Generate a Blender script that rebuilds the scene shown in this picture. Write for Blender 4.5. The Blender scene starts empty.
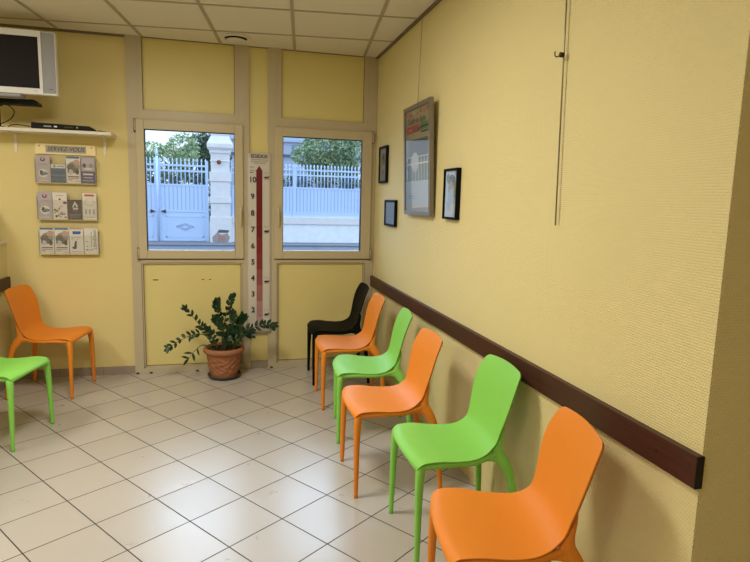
import bpy, bmesh, math, random
from mathutils import Vector, Matrix, Quaternion
random.seed(7)
SC = bpy.context.scene
COL = SC.collection
PI = math.pi

# ------------------------------------------------------------------ materials
def new_mat(name):
    m = bpy.data.materials.new(name); m.use_nodes = True
    nt = m.node_tree
    b = nt.nodes['Principled BSDF'] if 'Principled BSDF' in nt.nodes else None
    if b is None:
        nt.nodes.clear()
        b = nt.nodes.new('ShaderNodeBsdfPrincipled'); o = nt.nodes.new('ShaderNodeOutputMaterial')
        nt.links.new(b.outputs[0], o.inputs[0])
    return m, nt, b

def lin(c):
    return tuple(((x/255)/12.92 if x/255 <= .04045 else ((x/255+.055)/1.055)**2.4) for x in c)

_simple = {}
def mat(name, rgb, rough=.5, metal=0, spec=.5, vary=.06, scale=14, bump=0, bscale=200, emit=None):
    """plain material with slight procedural tone variation; rgb in 0..255 sRGB"""
    if name in _simple: return _simple[name]
    m, nt, b = new_mat(name)
    c = lin(rgb)
    b.inputs['Roughness'].default_value = rough
    b.inputs['Metallic'].default_value = metal
    b.inputs['Specular IOR Level'].default_value = spec*.6
    tc = nt.nodes.new('ShaderNodeTexCoord')
    n = nt.nodes.new('ShaderNodeTexNoise'); n.inputs['Scale'].default_value = scale; n.inputs['Detail'].default_value = 3
    nt.links.new(tc.outputs['Object'], n.inputs['Vector'])
    r = nt.nodes.new('ShaderNodeMix'); r.data_type = 'RGBA'
    r.inputs[6].default_value = (*[x*(1-vary) for x in c], 1); r.inputs[7].default_value = (*[min(1, x*(1+vary)) for x in c], 1)
    nt.links.new(n.outputs['Fac'], r.inputs[0]); nt.links.new(r.outputs[2], b.inputs['Base Color'])
    if bump:
        n2 = nt.nodes.new('ShaderNodeTexNoise'); n2.inputs['Scale'].default_value = bscale
        nt.links.new(tc.outputs['Object'], n2.inputs['Vector'])
        bp = nt.nodes.new('ShaderNodeBump'); bp.inputs['Strength'].default_value = bump; bp.inputs['Distance'].default_value = .002
        nt.links.new(n2.outputs['Fac'], bp.inputs['Height']); nt.links.new(bp.outputs[0], b.inputs['Normal'])
    if emit:
        b.inputs['Emission Color'].default_value = (*c, 1); b.inputs['Emission Strength'].default_value = emit
    _simple[name] = m
    return m

def math_node(nt, op, a, b=None, c=None):
    n = nt.nodes.new('ShaderNodeMath'); n.operation = op
    for i, v in enumerate((a, b, c)):
        if v is None: continue
        if isinstance(v, (int, float)): n.inputs[i].default_value = v
        else: nt.links.new(v, n.inputs[i])
    return n.outputs[0]

def textured_wall(name, rgb, axis):
    """painted glass-fibre wallpaper: staggered raised dashes. axis: the horizontal coordinate (0 x, 1 y)"""
    m, nt, b = new_mat(name)
    b.inputs['Roughness'].default_value = .5
    b.inputs['Specular IOR Level'].default_value = .35
    geo = nt.nodes.new('ShaderNodeNewGeometry'); sep = nt.nodes.new('ShaderNodeSeparateXYZ')
    nt.links.new(geo.outputs['Position'], sep.inputs[0])
    h = sep.outputs[axis]; z = sep.outputs[2]
    L = lambda op, a, bb=None, c=None: math_node(nt, op, a, bb, c)
    rz = L('DIVIDE', z, .0082)
    row = L('FLOOR', rz)
    par = L('MULTIPLY', L('FLOORED_MODULO', row, 2.0), .5)
    u = L('ADD', L('DIVIDE', h, .0096), par)
    fu = L('FRACT', u); fz = L('FRACT', rz)
    su = L('SINE', L('MULTIPLY', fu, PI)); sz = L('SINE', L('MULTIPLY', fz, PI))
    ht = L('POWER', L('MULTIPLY', su, sz), .7)
    bp = nt.nodes.new('ShaderNodeBump'); bp.inputs['Strength'].default_value = 1; bp.inputs['Distance'].default_value = .0016
    nt.links.new(ht, bp.inputs['Height']); nt.links.new(bp.outputs[0], b.inputs['Normal'])
    n = nt.nodes.new('ShaderNodeTexNoise'); n.inputs['Scale'].default_value = 1.6; n.inputs['Detail'].default_value = 4
    nt.links.new(geo.outputs['Position'], n.inputs['Vector'])
    c = lin(rgb)
    r = nt.nodes.new('ShaderNodeMix'); r.data_type = 'RGBA'
    r.inputs[6].default_value = (*[x*.96 for x in c], 1); r.inputs[7].default_value = (*[x*1.04 for x in c], 1)
    nt.links.new(n.outputs['Fac'], r.inputs[0]); nt.links.new(r.outputs[2], b.inputs['Base Color'])
    return m

def tile_floor():
    m, nt, b = new_mat('ceramic_tiles')
    L = lambda op, a, bb=None, c=None: math_node(nt, op, a, bb, c)
    geo = nt.nodes.new('ShaderNodeNewGeometry'); sep = nt.nodes.new('ShaderNodeSeparateXYZ')
    nt.links.new(geo.outputs['Position'], sep.inputs[0])
    th = math.radians(36.07); S = .3
    x = L('SUBTRACT', sep.outputs[0], -1.8044); y = L('SUBTRACT', sep.outputs[1], -1.943)
    a = L('DIVIDE', L('ADD', L('MULTIPLY', x, math.cos(th)), L('MULTIPLY', y, math.sin(th))), S)
    bb = L('DIVIDE', L('ADD', L('MULTIPLY', x, math.sin(th)), L('MULTIPLY', y, -math.cos(th))), .2988)
    def dist(v):
        f = L('FRACT', L('ADD', v, .5)); return L('MULTIPLY', L('ABSOLUTE', L('SUBTRACT', f, .5)), S)
    d = L('MINIMUM', dist(a), dist(bb))
    mask = nt.nodes.new('ShaderNodeMapRange'); mask.inputs[1].default_value = .0023; mask.inputs[2].default_value = .0032
    nt.links.new(d, mask.inputs[0])                       # 0 in the joint, 1 on the tile
    cell = nt.nodes.new('ShaderNodeCombineXYZ'); nt.links.new(L('FLOOR', a), cell.inputs[0]); nt.links.new(L('FLOOR', bb), cell.inputs[1])
    wn = nt.nodes.new('ShaderNodeTexWhiteNoise'); wn.noise_dimensions = '2D'; nt.links.new(cell.outputs[0], wn.inputs['Vector'])
    n = nt.nodes.new('ShaderNodeTexNoise'); n.inputs['Scale'].default_value = 5; n.inputs['Detail'].default_value = 8; n.inputs['Roughness'].default_value = .65
    nt.links.new(geo.outputs['Position'], n.inputs['Vector'])
    n3 = nt.nodes.new('ShaderNodeTexNoise'); n3.inputs['Scale'].default_value = 90; n3.inputs['Detail'].default_value = 2
    nt.links.new(geo.outputs['Position'], n3.inputs['Vector'])
    t = L('ADD', L('ADD', L('MULTIPLY', wn.outputs[0], .45), L('MULTIPLY', n.outputs['Fac'], .5)), L('MULTIPLY', n3.outputs['Fac'], .15))
    tc = nt.nodes.new('ShaderNodeMix'); tc.data_type = 'RGBA'
    tc.inputs[6].default_value = (*lin((170, 164, 155)), 1); tc.inputs[7].default_value = (*lin((186, 180, 172)), 1)
    nt.links.new(t, tc.inputs[0])
    mx = nt.nodes.new('ShaderNodeMix'); mx.data_type = 'RGBA'
    mx.inputs[6].default_value = (*lin((44, 34, 26)), 1)
    nt.links.new(mask.outputs[0], mx.inputs[0]); nt.links.new(tc.outputs[2], mx.inputs[7]); nt.links.new(mx.outputs[2], b.inputs['Base Color'])
    rr = nt.nodes.new('ShaderNodeMapRange'); rr.inputs[3].default_value = .8; rr.inputs[4].default_value = .30
    nt.links.new(mask.outputs[0], rr.inputs[0])
    rs = L('ADD', rr.outputs[0], L('MULTIPLY', L('SUBTRACT', n.outputs['Fac'], .5), .16))
    nt.links.new(rs, b.inputs['Roughness'])
    b.inputs['IOR'].default_value = 1.75
    bp = nt.nodes.new('ShaderNodeBump'); bp.inputs['Strength'].default_value = .5; bp.inputs['Distance'].default_value = .0015
    nt.links.new(mask.outputs[0], bp.inputs['Height'])
    nt.links.new(bp.outputs[0], b.inputs['Normal'])
    return m

def wood_mat():
    m, nt, b = new_mat('dark_wood_rail')
    tc = nt.nodes.new('ShaderNodeTexCoord'); mp = nt.nodes.new('ShaderNodeMapping'); mp.inputs['Scale'].default_value = (30, 2.5, 60)
    nt.links.new(tc.outputs['Object'], mp.inputs[0])
    n = nt.nodes.new('ShaderNodeTexNoise'); n.inputs['Scale'].default_value = 1.5; n.inputs['Detail'].default_value = 6; n.inputs['Distortion'].default_value = 1
    nt.links.new(mp.outputs[0], n.inputs['Vector'])
    r = nt.nodes.new('ShaderNodeMix'); r.data_type = 'RGBA'
    r.inputs[6].default_value = (*lin((38, 17, 11)), 1); r.inputs[7].default_value = (*lin((84, 42, 28)), 1)
    nt.links.new(n.outputs['Fac'], r.inputs[0]); nt.links.new(r.outputs[2], b.inputs['Base Color'])
    b.inputs['Roughness'].default_value = .45
    return m

def glass_mat():
    m = bpy.data.materials.new('clear_glass'); m.use_nodes = True; nt = m.node_tree; nt.nodes.clear()
    o = nt.nodes.new('ShaderNodeOutputMaterial'); mx = nt.nodes.new('ShaderNodeMixShader')
    t = nt.nodes.new('ShaderNodeBsdfTransparent'); t.inputs[0].default_value = (.95, .98, 1, 1)
    g = nt.nodes.new('ShaderNodeBsdfGlossy'); g.inputs['Roughness'].default_value = .02
    f = nt.nodes.new('ShaderNodeFresnel'); f.inputs[0].default_value = 1.35
    nt.links.new(f.outputs[0], mx.inputs[0]); nt.links.new(t.outputs[0], mx.inputs[1]); nt.links.new(g.outputs[0], mx.inputs[2])
    nt.links.new(mx.outputs[0], o.inputs[0])
    return m

YEL = (224, 203, 128)
M_wallR = textured_wall('yellow_wallpaper_side', (226, 213, 156), 1)
M_wallB = textured_wall('yellow_wallpaper_end', (224, 207, 144), 0)
M_panel = mat('yellow_painted_panel', (216, 202, 136), .42, vary=.04, scale=3)
M_frame = mat('beige_window_profile', (186, 174, 146), .32, vary=.03)
M_sash = mat('beige_sash_profile', (190, 177, 146), .3, vary=.03)
M_seam = mat('dark_seam', (70, 60, 44), .8)
M_ceil = mat('ceiling_tile_white', (226, 219, 202), .9, vary=.03, scale=60, bump=.2, bscale=900)
M_tbar = mat('ceiling_grid_bar', (176, 163, 138), .6)
M_ceiltrim = mat('ceiling_edge_trim', (120, 104, 84), .6)
M_floor = tile_floor()
M_skirt = mat('grey_beige_skirting_tile', (150, 138, 124), .4)
M_wood = wood_mat()
M_woodend = mat('rail_end_black', (22, 14, 12), .5)
M_glass = glass_mat()
M_orange = mat('orange_plastic', (224, 134, 40), .5, spec=.5, vary=.02, bump=.05, bscale=700)
M_green = mat('green_plastic', (134, 204, 88), .5, spec=.5, vary=.02, bump=.05, bscale=700)
M_black = mat('black_plastic', (12, 12, 13), .6, spec=.15, vary=.02)
M_white = mat('white_lacquer', (226, 220, 206), .45)
M_tvw = mat('silver_white_plastic', (222, 222, 222), .35)
M_tvs = mat('silver_grey_speaker_cloth', (150, 152, 158), .5)
M_screen = mat('black_screen', (30, 27, 27), .55, spec=.25)
M_dkp = mat('black_device_plastic', (18, 17, 17), .5, spec=.3)
M_rubber = mat('black_rubber', (14, 13, 12), .6)
M_paper = mat('white_paper', (214, 208, 200), .5)
M_alu = mat('grey_aluminium_frame', (134, 126, 118), .38, metal=.6)
M_steel = mat('steel_rod', (150, 142, 122), .35, metal=.7)
M_brass = mat('dark_brass_hook', (70, 48, 26), .4, metal=.6)
M_terra = mat('terracotta_clay', (156, 104, 74), .75, vary=.22, scale=24, bump=.6, bscale=120)
M_saucer = mat('dark_green_grey_saucer', (58, 60, 52), .4)
M_soil = mat('dark_potting_soil', (40, 28, 20), .95, bump=1, bscale=80)
M_leaf = mat('glossy_dark_green_leaf', (30, 58, 34), .3, vary=.4, scale=22)
M_stem = mat('green_brown_stem', (78, 84, 48), .5)

# ------------------------------------------------------------------ geometry helpers
class MB:
    """collects geometry for ONE mesh, with material slots"""
    def __init__(s): s.v = []; s.f = []; s.mi = []; s.mats = []; s.sm = []
    def slot(s, m):
        if m not in s.mats: s.mats.append(m)
        return s.mats.index(m)
    def add(s, verts, faces, m, smooth=False):
        k = len(s.v); i = s.slot(m)
        s.v += [tuple(v) for v in verts]
        for f in faces: s.f.append([k+q for q in f]); s.mi.append(i); s.sm.append(smooth)
    def box(s, x0, x1, y0, y1, z0, z1, m):
        x0, x1 = sorted((x0, x1)); y0, y1 = sorted((y0, y1)); z0, z1 = sorted((z0, z1))
        v = [(x, y, z) for x in (x0, x1) for y in (y0, y1) for z in (z0, z1)]
        s.add(v, [(0, 1, 3, 2), (4, 6, 7, 5), (0, 4, 5, 1), (2, 3, 7, 6), (0, 2, 6, 4), (1, 5, 7, 3)], m)
    def tube(s, pts, rad, m, n=10, cap=True, up=None, smooth=True):
        """pts along a path; rad = number, list of numbers or list of (ra, rb)"""
        pts = [Vector(p) for p in pts]; N = len(pts)
        rad = [rad]*N if isinstance(rad, (int, float)) else rad
        ref = Vector(up) if up else None
        vs = []; prev = None
        for i, p in enumerate(pts):
            t = (pts[min(i+1, N-1)] - pts[max(i-1, 0)]).normalized()
            if ref is not None: a = (ref - t*ref.dot(t)).normalized()
            elif prev is None:
                q = Vector((0, 0, 1)) if abs(t.z) < .9 else Vector((1, 0, 0)); a = (q - t*q.dot(t)).normalized()
            else: a = (prev - t*prev.dot(t)).normalized()
            prev = a; b = t.cross(a)
            ra, rb = rad[i] if isinstance(rad[i], tuple) else (rad[i], rad[i])
            for k in range(n):
                w = 2*PI*k/n; vs.append(p + a*ra*math.cos(w) + b*rb*math.sin(w))
        fs = [(i*n+k, i*n+(k+1) % n, (i+1)*n+(k+1) % n, (i+1)*n+k) for i in range(N-1) for k in range(n)]
        if cap: fs += [tuple(reversed(range(n))), tuple((N-1)*n+k for k in range(n))]
        s.add(vs, fs, m, smooth)
    def lathe(s, prof, m, c=(0, 0, 0), n=48, wob=None):
        vs = []
        for i, (r, z) in enumerate(prof):
            for k in range(n):
                a = 2*PI*k/n; rr = r + (wob(i, a, z) if wob else 0)
                vs.append((c[0]+rr*math.cos(a), c[1]+rr*math.sin(a), c[2]+z))
        fs = [(i*n+k, i*n+(k+1) % n, (i+1)*n+(k+1) % n, (i+1)*n+k) for i in range(len(prof)-1) for k in range(n)]
        s.add(vs, fs, m, True)
    def disc(s, c, r, m, nrm='y', rz=None, n=16, y=None):
        vs = []
        for k in range(n):
            a = 2*PI*k/n
            if nrm == 'y': vs.append((c[0]+r*math.cos(a), c[1], c[2]+(rz or r)*math.sin(a)))
            elif nrm == 'x': vs.append((c[0], c[1]-r*math.cos(a), c[2]+(rz or r)*math.sin(a)))
            else: vs.append((c[0]+r*math.cos(a), c[1]+r*math.sin(a), c[2]))
        s.add(vs, [tuple(range(n))], m)
    def prism(s, poly, y0, y1, m):
        """poly of (x,z), extruded along y"""
        n = len(poly)
        s.add([(x, y0, z) for x, z in poly] + [(x, y1, z) for x, z in poly],
              [tuple(range(n)), tuple(reversed(range(n, 2*n)))] + [(k, n+k, n+(k+1) % n, (k+1) % n) for k in range(n)], m)
    def build(s, name, parent=None, bevel=0, kind=None, loc=None, fix=True):
        me = bpy.data.meshes.new(name); me.from_pydata(s.v, [], s.f)
        for m in s.mats: me.materials.append(m)
        me.polygons.foreach_set('material_index', s.mi); me.polygons.foreach_set('use_smooth', s.sm)
        if fix:
            bm = bmesh.new(); bm.from_mesh(me); bmesh.ops.recalc_face_normals(bm, faces=bm.faces); bm.to_mesh(me); bm.free()
        o = bpy.data.objects.new(name, me); COL.objects.link(o)
        if parent is not None:
            o.parent = parent
            if loc is None and parent.type == 'EMPTY' : o.matrix_parent_inverse = Matrix.Identity(4)
        if loc is not None: o.location = loc
        if bevel:
            b = o.modifiers.new('soft_edges', 'BEVEL'); b.width = bevel; b.segments = 2; b.limit_method = 'ANGLE'; b.angle_limit = .7
        if kind: o['kind'] = kind
        return o

def tag(o, label, cat, group=None, kind=None):
    o['label'] = label; o['category'] = cat
    if group: o['group'] = group
    if kind: o['kind'] = kind
    return o

def empty(name, loc=(0, 0, 0), rz=0):
    o = bpy.data.objects.new(name, None); COL.objects.link(o); o.location = loc; o.rotation_euler = (0, 0, rz)
    o.empty_display_size = .1
    return o

def struct(o): o['kind'] = 'structure'; return o

def text(s, size, loc, rot, m, parent, name='lettering', align='CENTER', depth=.0004, shear=0, sx=1, offset=0):
    cu = bpy.data.curves.new('t', 'FONT'); cu.body = s; cu.size = size; cu.align_x = align; cu.align_y = 'CENTER'; cu.extrude = depth; cu.shear = shear; cu.offset = offset
    tmp = bpy.data.objects.new('t', cu); COL.objects.link(tmp)
    bpy.context.view_layer.update()
    me = bpy.data.meshes.new_from_object(tmp.evaluated_get(bpy.context.evaluated_depsgraph_get()))
    bpy.data.objects.remove(tmp); bpy.data.curves.remove(cu)
    me.materials.clear(); me.materials.append(m)
    o = bpy.data.objects.new(name, me); COL.objects.link(o); o.parent = parent
    o.location = loc; o.rotation_euler = rot; o.scale = (sx, 1, 1)
    return o
RY = (PI/2, 0, 0)                      # text readable from -y side
RX = (PI/2, 0, -PI/2)                  # text on the right wall, readable from -x side

def spline(pts, n):
    """Catmull-Rom through pts (tuples of any length)"""
    P = [pts[0]] + list(pts) + [pts[-1]]; out = []
    segs = len(pts)-1
    for i in range(n+1):
        t = i/n*segs; k = min(int(t), segs-1); u = t-k
        p0, p1, p2, p3 = P[k], P[k+1], P[k+2], P[k+3]
        out.append(tuple(.5*((2*b)+(-a+c)*u+(2*a-5*b+4*c-d)*u*u+(-a+3*b-3*c+d)*u**3) for a, b, c, d in zip(p0, p1, p2, p3)))
    return out

# ------------------------------------------------------------------ camera
F, CX, CY, CZ = 572.02, -1.2633, -5.0317, 1.4971
yaw, pit, rol = (math.radians(a) for a in (14.3777, -7.9633, 1.4985))
fw = Vector((math.sin(yaw)*math.cos(pit), math.cos(yaw)*math.cos(pit), math.sin(pit)))
rt = Vector((math.cos(yaw), -math.sin(yaw), 0)); up = rt.cross(fw)
r2 = rt*math.cos(rol)+up*math.sin(rol); u2 = -rt*math.sin(rol)+up*math.cos(rol)
cam = bpy.data.cameras.new('camera'); co = bpy.data.objects.new('camera', cam); COL.objects.link(co)
co.matrix_world = Matrix(((r2.x, u2.x, -fw.x, CX), (r2.y, u2.y, -fw.y, CY), (r2.z, u2.z, -fw.z, CZ), (0, 0, 0, 1)))
cam.sensor_fit = 'HORIZONTAL'; cam.sensor_width = 36; cam.lens = F*36/750; cam.clip_start = .02; cam.clip_end = 300
SC.camera = co

# ------------------------------------------------------------------ room shell
H = 2.7276
XW, YN = -5.2, -7.2
b = MB(); b.box(XW-.1, 1.2, YN-.1, .1, -.12, 0, M_floor); b.build('floor', kind='structure')

# ceiling: panels in a grid turned 7 degrees, with raised bars
b = MB(); b.box(XW-.1, 1.2, YN-.1, .3, H, H+.12, M_ceil)
ang = math.radians(-7.2); e1 = Vector((math.cos(ang), math.sin(ang))); e2 = Vector((math.sin(ang), -math.cos(ang)))
og = Vector((-.776, -.448)); SP = .592
def inside_clip(p, d):
    """clip the line p+t*d to the room rectangle minus the recess"""
    t0, t1 = -20, 20
    for i, (lo, hi) in enumerate(((XW, -.012), (YN, -.012))):
        if abs(d[i]) < 1e-6: continue
        a, c = (lo-p[i])/d[i], (hi-p[i])/d[i]
        if a > c: a, c = c, a
        t0, t1 = max(t0, a), min(t1, c)
    return (t0, t1) if t1 > t0 else None
for k in range(-9, 13):
    for d, o2, w in ((e2, e1, .0115), (e1, e2, .0095)):
        p = og + o2*(SP*k); c = inside_clip(p, d)
        if not c: continue
        a, q = p+d*c[0], p+d*c[1]; nn = Vector((-d.y, d.x))*w
        zz = H-.005 if d is e2 else H-.0045
        vs = [(*(a+nn), zz), (*(a-nn), zz), (*(q-nn), zz), (*(q+nn), zz), (*(a+nn), H+.001), (*(a-nn), H+.001), (*(q-nn), H+.001), (*(q+nn), H+.001)]
        b.add(vs, [(0, 1, 2, 3), (0, 4, 5, 1), (2, 6, 7, 3), (0, 3, 7, 4), (1, 5, 6, 2)], M_tbar)
b.box(-.02, 0, -3.8, 0, H-.014, H, M_ceiltrim)
b.box(XW, -2.0415, -.02, 0, H-.016, H, M_ceiltrim)
b.box(-2.0415, 0, -.009, 0, H-.006, H, M_ceiltrim)
b.build('ceiling', kind='structure')

XA, XB, XC = -2.0415, -1.0932, -.9415
b = MB(); b.box(0, .9, -3.803, .12, 0, H, M_wallR)
b.add([(0, -3.8035, 0), (.9, -3.8035, 0), (.9, -3.8035, H), (0, -3.8035, H)], [(0, 1, 2, 3)], textured_wall('yellow_wallpaper_corner', (224, 210, 158), 0))
b.build('wall_right', kind='structure')
b = MB(); b.box(.9, 1.0, YN, -3.803, 0, H, M_wallR); b.build('wall_right_recess', kind='structure')
b = MB(); b.box(XW, XA, 0, .12, 0, H, M_wallB); b.box(XB, XC, 0, .12, 0, H, M_panel); b.build('wall_back', kind='structure')
b = MB(); b.box(XW-.1, XW, YN, .12, 0, H, M_wallR); b.build('wall_left', kind='structure')
b = MB(); b.box(XW, 1.0, YN-.1, YN, 0, H, M_wallB); b.build('wall_front', kind='structure')
# half-height partition on the left, with cap
b = MB(); b.box(-3.08, -2.958, -3.2, 0, 0, 1.095, M_wallR); b.box(-3.10, -2.945, -3.22, 0, 1.095, 1.112, M_white); b.build('wall_left_partition', kind='structure')
b = MB(); b.box(-2.957, XA, -.012, 0, 0, .068, M_skirt); b.box(XB, XC, -.012, 0, 0, .068, M_skirt)
for x in (-2.62, -2.29): b.box(x-.001, x+.001, -.0125, 0, 0, .068, M_seam)
b.build('baseboard_back', kind='structure')
b = MB(); b.box(-2.958, -2.946, -3.2, -.012, 0, .068, M_skirt); b.build('baseboard_left', kind='structure')
# dark wood bumper rails
b = MB(); b.box(-.025, 0, -3.81, -.002, .7298, .824, M_wood); b.box(-.0252, 0, -3.8135, -3.81, .7298, .824, M_woodend)
for y in (-3.66, -2.2, -.9): b.disc((-.0254, y, .775), .004, M_woodend, 'x')
b.build('trim_right', bevel=.002, kind='structure')
b = MB(); b.box(-2.958, -2.936, -3.2, -.012, .74, .835, M_wood); b.build('trim_left', bevel=.002, kind='structure')

# ------------------------------------------------------------------ window units (posts, infill panels, sash)
def window_unit(name, x0, x1, pin0, pin1, s0, s1, g0, g1, lp0, lp1, hinge_left):
    """x0..x1 outer post edges, pin the panel edges, s the sash, g the glass, lp lower panel"""
    zs0, zs1, zg0, zg1 = .979, 2.092, 1.0475, 2.0179
    f = MB(); yf, yb = -.022, .07
    f.box(x0, pin0, yf, yb, .936, H, M_frame); f.box(pin1, x1, yf, yb, .936, H, M_frame)
    f.box(x0, lp0-.012, yf, yb, 0, .936, M_frame); f.box(lp1+.012, x1, yf, yb, 0, .936, M_frame)
    f.box(lp0-.0135, lp0-.012, yf-.0005, yf+.003, .04, .945, M_seam); f.box(lp1+.012, lp1+.0135, yf-.0005, yf+.003, .04, .945, M_seam)
    f.box(pin0, pin1, yf, yb, 2.06, 2.170, M_frame)
    f.box(pin0, pin1, yf, yb, .946, 1.02, M_frame)
    f.box(lp0-.012, lp1+.012, yf, yb, 0, .05, M_frame); f.box(lp0-.012, lp1+.012, -.014, .05, .05, .0605, M_frame); f.box(lp0-.012, lp1+.012, -.014, .05, .934, .946, M_frame)
    # bead lines on the posts
    for x, w in ((pin0, -1), (pin1, 1)):
        f.box(x+w*.034-.001, x+w*.034+.001, yf-.0006, yf+.002, 0, H, M_tbar)
    # inner bead around the lower panel
    f.box(lp0-.012, lp0, -.014, .05, .05, .946, M_frame); f.box(lp1, lp1+.012, -.014, .05, .05, .946, M_frame)
    # dark gap lines
    f.box(s0-.003, s1+.003, yf-.0004, yf+.002, zs0-.010, zs0, M_seam)
    u = f.build(name, bevel=.0025, kind='structure')
    p = MB(); p.box(pin0+.001, pin1-.001, .004, .05, 2.171, H-.002, M_panel)
    s = .003
    p.box(pin0, pin0+s, .002, .05, 2.17, H-.002, M_seam); p.box(pin1-s, pin1, .002, .05, 2.17, H-.002, M_seam); p.box(pin0, pin1, .002, .05, 2.170, 2.1735, M_seam)
    p.build('upper_panel', u)
    p = MB(); p.box(lp0, lp1, .006, .05, .062, .934, M_panel)
    s = .0022
    p.box(lp0, lp0+s, .004, .05, .062, .934, M_seam); p.box(lp1-s, lp1, .004, .05, .062, .934, M_seam)
    p.box(lp0, lp1, .004, .05, .062, .0645, M_seam); p.box(lp0, lp1, .004, .05, .932, .934, M_seam)
    if hinge_left:
        for x, w in ((-1.885, .042), (-1.495, .018), (-1.435, .016)):
            p.box(x, x+w, .0048, .01, .792, .800, M_seam)
    p.build('lower_panel', u)
    q = MB(); y0, y1 = -.045, .03
    q.box(s0, g0, y0, y1, zs0, zs1, M_sash); q.box(g1, s1, y0, y1, zs0, zs1, M_sash)
    q.box(g0, g1, y0, y1, zs0, zg0, M_sash); q.box(g0, g1, y0, y1, zg1, zs1, M_sash)
    sh = q.build('sash', u, bevel=.004)
    q = MB(); k = .004
    q.box(g0, g0+k, -.036, .01, zg0, zg1, M_rubber); q.box(g1-k, g1, -.036, .01, zg0, zg1, M_rubber)
    q.box(g0, g1, -.036, .01, zg1-k, zg1, M_rubber); q.box(g0, g1, -.036, .01, zg0, zg0+k*.5, M_frame)
    q.build('gasket', sh)
    q = MB(); q.box(g0+.001, g1-.001, -.004, 0, zg0+.001, zg1-.001, M_glass); q.build('pane', sh)
    hx = s1-.024 if hinge_left else s0+.026
    q = MB(); q.box(hx-.014, hx+.014, y0-.01, y0, 1.30, 1.435, M_sash)
    q.tube([(hx, y0-.008, 1.40), (hx, y0-.042, 1.40)], .010, M_sash)
    q.tube([(hx, y0-.042, 1.408), (hx, y0-.046, 1.36), (hx, y0-.046, 1.30), (hx, y0-.042, 1.265)], [(.012, .008), (.012, .008), (.011, .007), (.008, .005)], M_sash)
    q.disc((hx, y0-.0105, 1.315), .004, M_steel)
    q.build('handle', sh, bevel=.002)
    hx = s0-.004 if hinge_left else s1+.004
    for z in (2.045, 1.02):
        q = MB(); q.tube([(hx, -.048, z-.045), (hx, -.048, z+.045)], .0065, M_sash); q.tube([(hx, -.048, z-.052), (hx, -.048, z-.045)], .0072, M_seam); q.tube([(hx, -.048, z+.045), (hx, -.048, z+.05)], .0072, M_seam)
        q.box(hx-.009, hx-.006, -.047, -.022, z-.05, z+.05, M_seam)
        q.build('hinge', u)
    # drain plugs at the foot
    q = MB()
    for x in ((x0+.02, x0+.125, x0+.50) if hinge_left else (x0+.03,)):
        q.box(x-.012, x+.012, -.032, -.0225, 0, .014, M_seam)
    q.build('foot_plug', u, bevel=.004)
    return u
window_unit('window_1', XA, XB, -1.9225, -1.211, -1.980, -1.147, -1.9166, -1.2162, -1.957, -1.170, True)
window_unit('window_2', XC, -.002, -.829, -.117, -.884, -.040, -.8175, -.1273, -.853, -.091, False)
b = MB(); b.box(XW, 1.0, .12, .3, H-.05, H+.12, M_ceil); b.build('trim_lintel', kind='structure')

# ------------------------------------------------------------------ chairs
PROF = [  # x, z, halfwidth, edge_forward_shift(curve of the rim), lift of the rim
    (.238, .428, .192, -.022, -.021), (.240, .440, .200, -.022, -.020), (.228, .451, .207, -.018, -.017), (.195, .458, .211, -.010, -.009),
    (.12, .452, .211, 0, .0), (.04, .442, .205, 0, .001), (-.035, .438, .195, .002, .003), (-.09, .446, .181, .006, .004),
    (-.128, .465, .170, .010, .004), (-.155, .494, .165, .014, .0), (-.173, .54, .168, .018, 0), (-.188, .60, .181, .020, 0),
    (-.202, .66, .189, .020, 0), (-.217, .715, .188, .018, 0), (-.235, .765, .177, .014, -.001), (-.243, .785, .169, .012, -.004), (-.250, .801, .150, .010, -.009)]
def shell_grid():
    rows = spline(PROF, 96); n = 28
    G = []
    for i, (x, z, w, sh, lf) in enumerate(rows):
        d = len(rows)-1-i
        row = []
        for k in range(n+1):
            u = -1+2*k/n
            u = math.sin(u*PI/2*.92)/math.sin(PI/2*.92)
            row.append(Vector((x+sh*u*u, u*w, z+lf*u*u)))
        G.append(row)
    # round the two top corners and the two front corners
    return G
G0 = shell_grid()
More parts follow.
